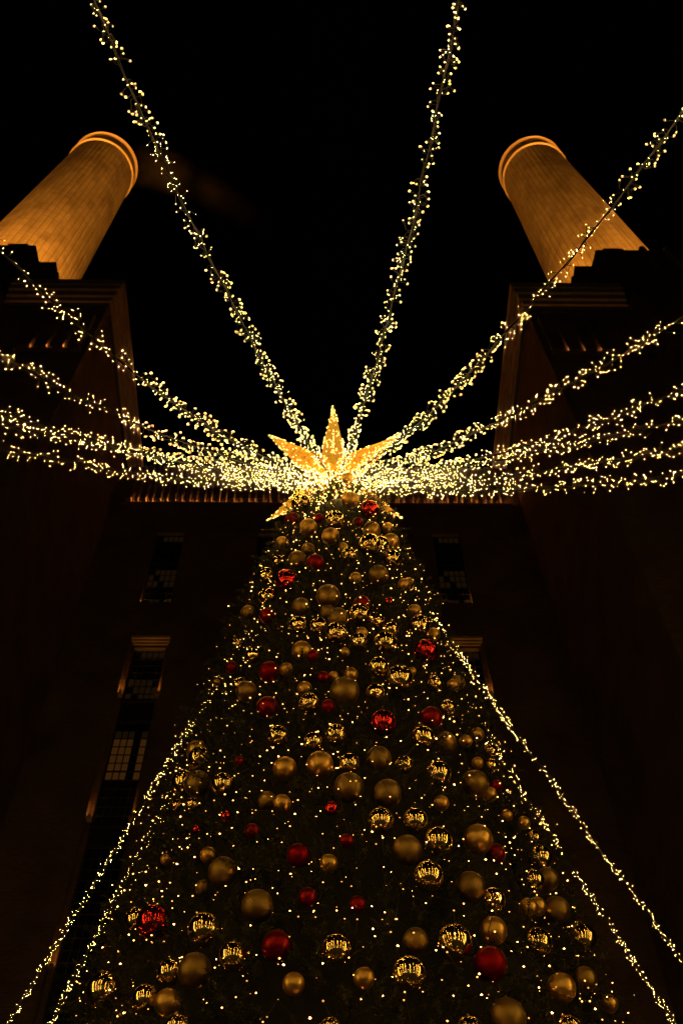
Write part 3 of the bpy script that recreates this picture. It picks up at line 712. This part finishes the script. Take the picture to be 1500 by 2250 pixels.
for gi, (phi, zr, sag, lab, grp) in enumerate(GAR):
    ph = R(phi); r0, z0 = 0.42, 18.28
    u = np.linspace(0, 1, 70); rho = r0 + (RA - r0) * u
    path = np.stack([rho * math.sin(ph), -rho * math.cos(ph), z0 + (zr - z0) * u - 4 * sag * u * (1 - u)], 1)
    wob = np.cumsum(g.normal(size=(70, 3)) * .006, 0); wob -= np.linspace(0, 1, 70)[:, None] * wob[-1]; path += wob
    front = abs(phi) < 100
    if front:
        nd = 26; zz = np.linspace(zr, 2.2, nd + 1)[1:]
        drop = np.stack([(RA + (zr - zz) * .10) * math.sin(ph), -(RA + (zr - zz) * .10) * math.cos(ph), zz] if False else [np.full(nd, 1.0) * (RA + (zr - zz) * .10) * math.sin(ph), -(RA + (zr - zz) * .10) * math.cos(ph), zz], 1)
        path = np.concatenate([path, drop])
    seg = np.linalg.norm(np.diff(path, axis=0), axis=1); cum = np.concatenate([[0], np.cumsum(seg)]); total = cum[-1]
    canopy_len = cum[69]
    mb = MB(); mb.tube(path.tolist(), 0.009, 4)
    off = np.array([0.03, 0.0, 0.0]); tw = np.linspace(0, total * 5, len(path))
    mb.tube((path + np.stack([np.cos(tw), np.sin(tw), 0 * tw], 1) * .018).tolist(), 0.006, 3)
    B = []
    s = 0.0
    while s < total:
        dens = (82.0 if s < 2.6 else 56.0 if s < 5.5 else 40.0) if s < canopy_len else 40.0
        s += g.exponential(1 / dens)
        if s >= total: break
        if gi == 16 and 7.6 < s < 8.0: continue
        if math.sin(s * 9.0 + gi) + math.sin(s * 23.0 + 2 * gi) < -1.8: continue
        p = np.array([np.interp(s, cum, path[:, i]) for i in range(3)])
        i = min(np.searchsorted(cum, s), len(path) - 1); t = path[i] - path[i - 1]; t /= np.linalg.norm(t)
        d = g.normal(size=3); d -= t * (d @ t); d /= np.linalg.norm(d) + 1e-9
        ln = (g.uniform(.03, .135) if front else g.uniform(.015, .075)) * (1.0 if s < canopy_len else 1.3)
        tip = p + d * ln + t * g.normal() * .05
        if s < canopy_len:
            mid = p + d * ln * .5 + t * g.normal() * .03
            mb.tube([p.tolist(), mid.tolist(), tip.tolist()], 0.0038, 3)
        B.append(tip)
    o = link('light_garland', mb.mesh('light_garland', MT['wire']), None, (TX, TY, 0))
    if isinstance(lab, int): tag(o, SHARED[lab][0], 'garland', SHARED[lab][1])
    else: tag(o, lab, 'garland')
    B = np.array(B); top = B[:, 2] > zr - 0.2 if front else np.ones(len(B), bool)
    hr = np.hypot(B[:, 0], B[:, 1]); inner = top & (hr < 3.0); outer_ = top & ~inner
    bo = link('bulbs', bulbs_mesh('bulbs', B[outer_], g.uniform(.0034, .0056, int(outer_.sum())), MT['led']), o); bo['kind'] = 'stuff'
    bo = link('inner_bulbs', bulbs_mesh('inner_bulbs', B[inner], g.uniform(.0036, .0056, int(inner.sum())), MT['inner']), o); bo['kind'] = 'stuff'
    if front:
        bo = link('curtain_bulbs', bulbs_mesh('curtain_bulbs', B[~top], .027, MT['curtain']), o); bo['kind'] = 'stuff'

# far side of the square, met only in the mirror baubles: a line of lights and one cool lamp
ls = [(x_, -16.0 + .02 * x_, 3.1 + 0.05 * math.sin(x_ * 2)) for x_ in np.arange(-9, 9.01, .12)]
mb = MB(); mb.tube(ls, 0.01, 3); o = link('light_garland', mb.mesh('light_garland', MT['wire'])); tag(o, 'straight line of lights across the square, seen mirrored in the polished baubles', 'garland')
bo = link('bulbs', bulbs_mesh('bulbs', ls, .03, MT['led']), o); bo['kind'] = 'stuff'
mb = MB(); mb.tube([(-2.4, -4.6, 0), (-2.4, -4.6, 2.2)], 0.05, 8); o = link('street_lamp', mb.mesh('street_lamp', MT['housing'])); tag(o, 'cool white lamp on a short post, seen mirrored in the polished baubles', 'street lamp')
mb = MB(); mb.lathe([(0.0, 2.2), (0.10, 2.2), (0.16, 2.35), (0.10, 2.5), (0.0, 2.52)], 12, -2.4, -4.6); link('lamp_head', mb.mesh('lamp_head', MT['cool'], True), o)

# ------------------------------------------------------------------ steam leaving one chimney, drifting behind it
sp_ = [((-23.0, 27.6, 117.2), 1.8), ((-20.6, 28.2, 118.0), 2.4), ((-17.6, 29.4, 118.5), 2.9), ((-14.6, 31.2, 118.8), 3.2), ((-11.0, 33.4, 119.0), 3.2), ((-7.5, 35.2, 119.0), 2.4), ((-5.0, 36.4, 119.0), 1.0)]
vs, fs, n = [], [], 18
for q, (c, rr) in enumerate(sp_):
    a_ = Vector(sp_[min(q + 1, len(sp_) - 1)][0]) - Vector(sp_[max(q - 1, 0)][0]); a_.normalize(); e1 = a_.orthogonal().normalized(); e2 = a_.cross(e1)
    for k in range(n):
        th = 2 * math.pi * k / n; vs.append(Vector(c) + (e1 * math.cos(th) + e2 * math.sin(th)) * rr * (1 + .15 * math.sin(3 * th + q)))
for q in range(len(sp_) - 1):
    for k in range(n): fs.append((q * n + k, q * n + (k + 1) % n, (q + 1) * n + (k + 1) % n, (q + 1) * n + k))
fs.append(tuple(range(n - 1, -1, -1))); fs.append(tuple((len(sp_) - 1) * n + k for k in range(n)))
mb = MB(); mb.add(vs, fs)
vm = bpy.data.materials.new('steam'); vm.use_nodes = True
N, L = vm.node_tree.nodes, vm.node_tree.links; N.remove(N['Principled BSDF'])
pv = N.new('ShaderNodeVolumePrincipled'); pv.inputs['Color'].default_value = (0.85, 0.8, 0.75, 1); pv.inputs['Anisotropy'].default_value = 0.2
tc = N.new('ShaderNodeTexCoord'); ns = N.new('ShaderNodeTexNoise'); ns.inputs['Scale'].default_value = 0.22; ns.inputs['Detail'].default_value = 4; L.new(tc.outputs['Object'], ns.inputs['Vector'])
gx = N.new('ShaderNodeTexGradient'); gx.gradient_type = 'LINEAR'
sx = N.new('ShaderNodeSeparateXYZ'); L.new(tc.outputs['Generated'], sx.inputs[0])
e_ = math_node(N, L, 'SUBTRACT', 1.0, sx.outputs[0]); e_ = math_node(N, L, 'POWER', e_, 2.0)
d0 = math_node(N, L, 'SUBTRACT', ns.outputs['Fac'], 0.36); d0 = math_node(N, L, 'MAXIMUM', d0, 0.0)
cz = math_node(N, L, 'SUBTRACT', sx.outputs[2], 0.5); cz = math_node(N, L, 'ABSOLUTE', cz); cz = math_node(N, L, 'SUBTRACT', 0.5, cz); cz = math_node(N, L, 'MULTIPLY', cz, 2.0)
mp = N.new('ShaderNodeVectorMath'); mp.operation = 'DISTANCE'; L.new(tc.outputs['Object'], mp.inputs[0])
# distance from the plume's centre line fades the edge of the steam
tt = math_node(N, L, 'SUBTRACT', sx.outputs[0], 0.1)
px = math_node(N, L, 'MULTIPLY_ADD', sx.outputs[0], 20.5); px.node.inputs[2].default_value = -25.2
sq = math_node(N, L, 'MULTIPLY', sx.outputs[0], sx.outputs[0])
py = math_node(N, L, 'MULTIPLY_ADD', sq, 9.5); py.node.inputs[2].default_value = 27.3
pz = math_node(N, L, 'MULTIPLY_ADD', sx.outputs[0], 1.8); pz.node.inputs[2].default_value = 117.5
cc = N.new('ShaderNodeCombineXYZ'); so = N.new('ShaderNodeSeparateXYZ'); L.new(tc.outputs['Object'], so.inputs[0])
L.new(so.outputs[0], cc.inputs[0]); L.new(py, cc.inputs[1]); L.new(pz, cc.inputs[2]); L.new(cc.outputs[0], mp.inputs[1])
fd = math_node(N, L, 'MULTIPLY', mp.outputs['Value'], -0.36); fd = math_node(N, L, 'ADD', fd, 1.0); cz = math_node(N, L, 'MAXIMUM', fd, 0.0)
d1 = math_node(N, L, 'MULTIPLY', d0, e_); d1 = math_node(N, L, 'MULTIPLY', d1, cz); d1 = math_node(N, L, 'MULTIPLY', d1, 0.55)
L.new(d1, pv.inputs['Density']); L.new(pv.outputs[0], N['Material Output'].inputs['Volume'])
N.remove(gx)
tag(link('steam', mb.mesh('steam', vm, True)), 'faint brown steam drifting from the top of one floodlit chimney', 'steam', kind='stuff')
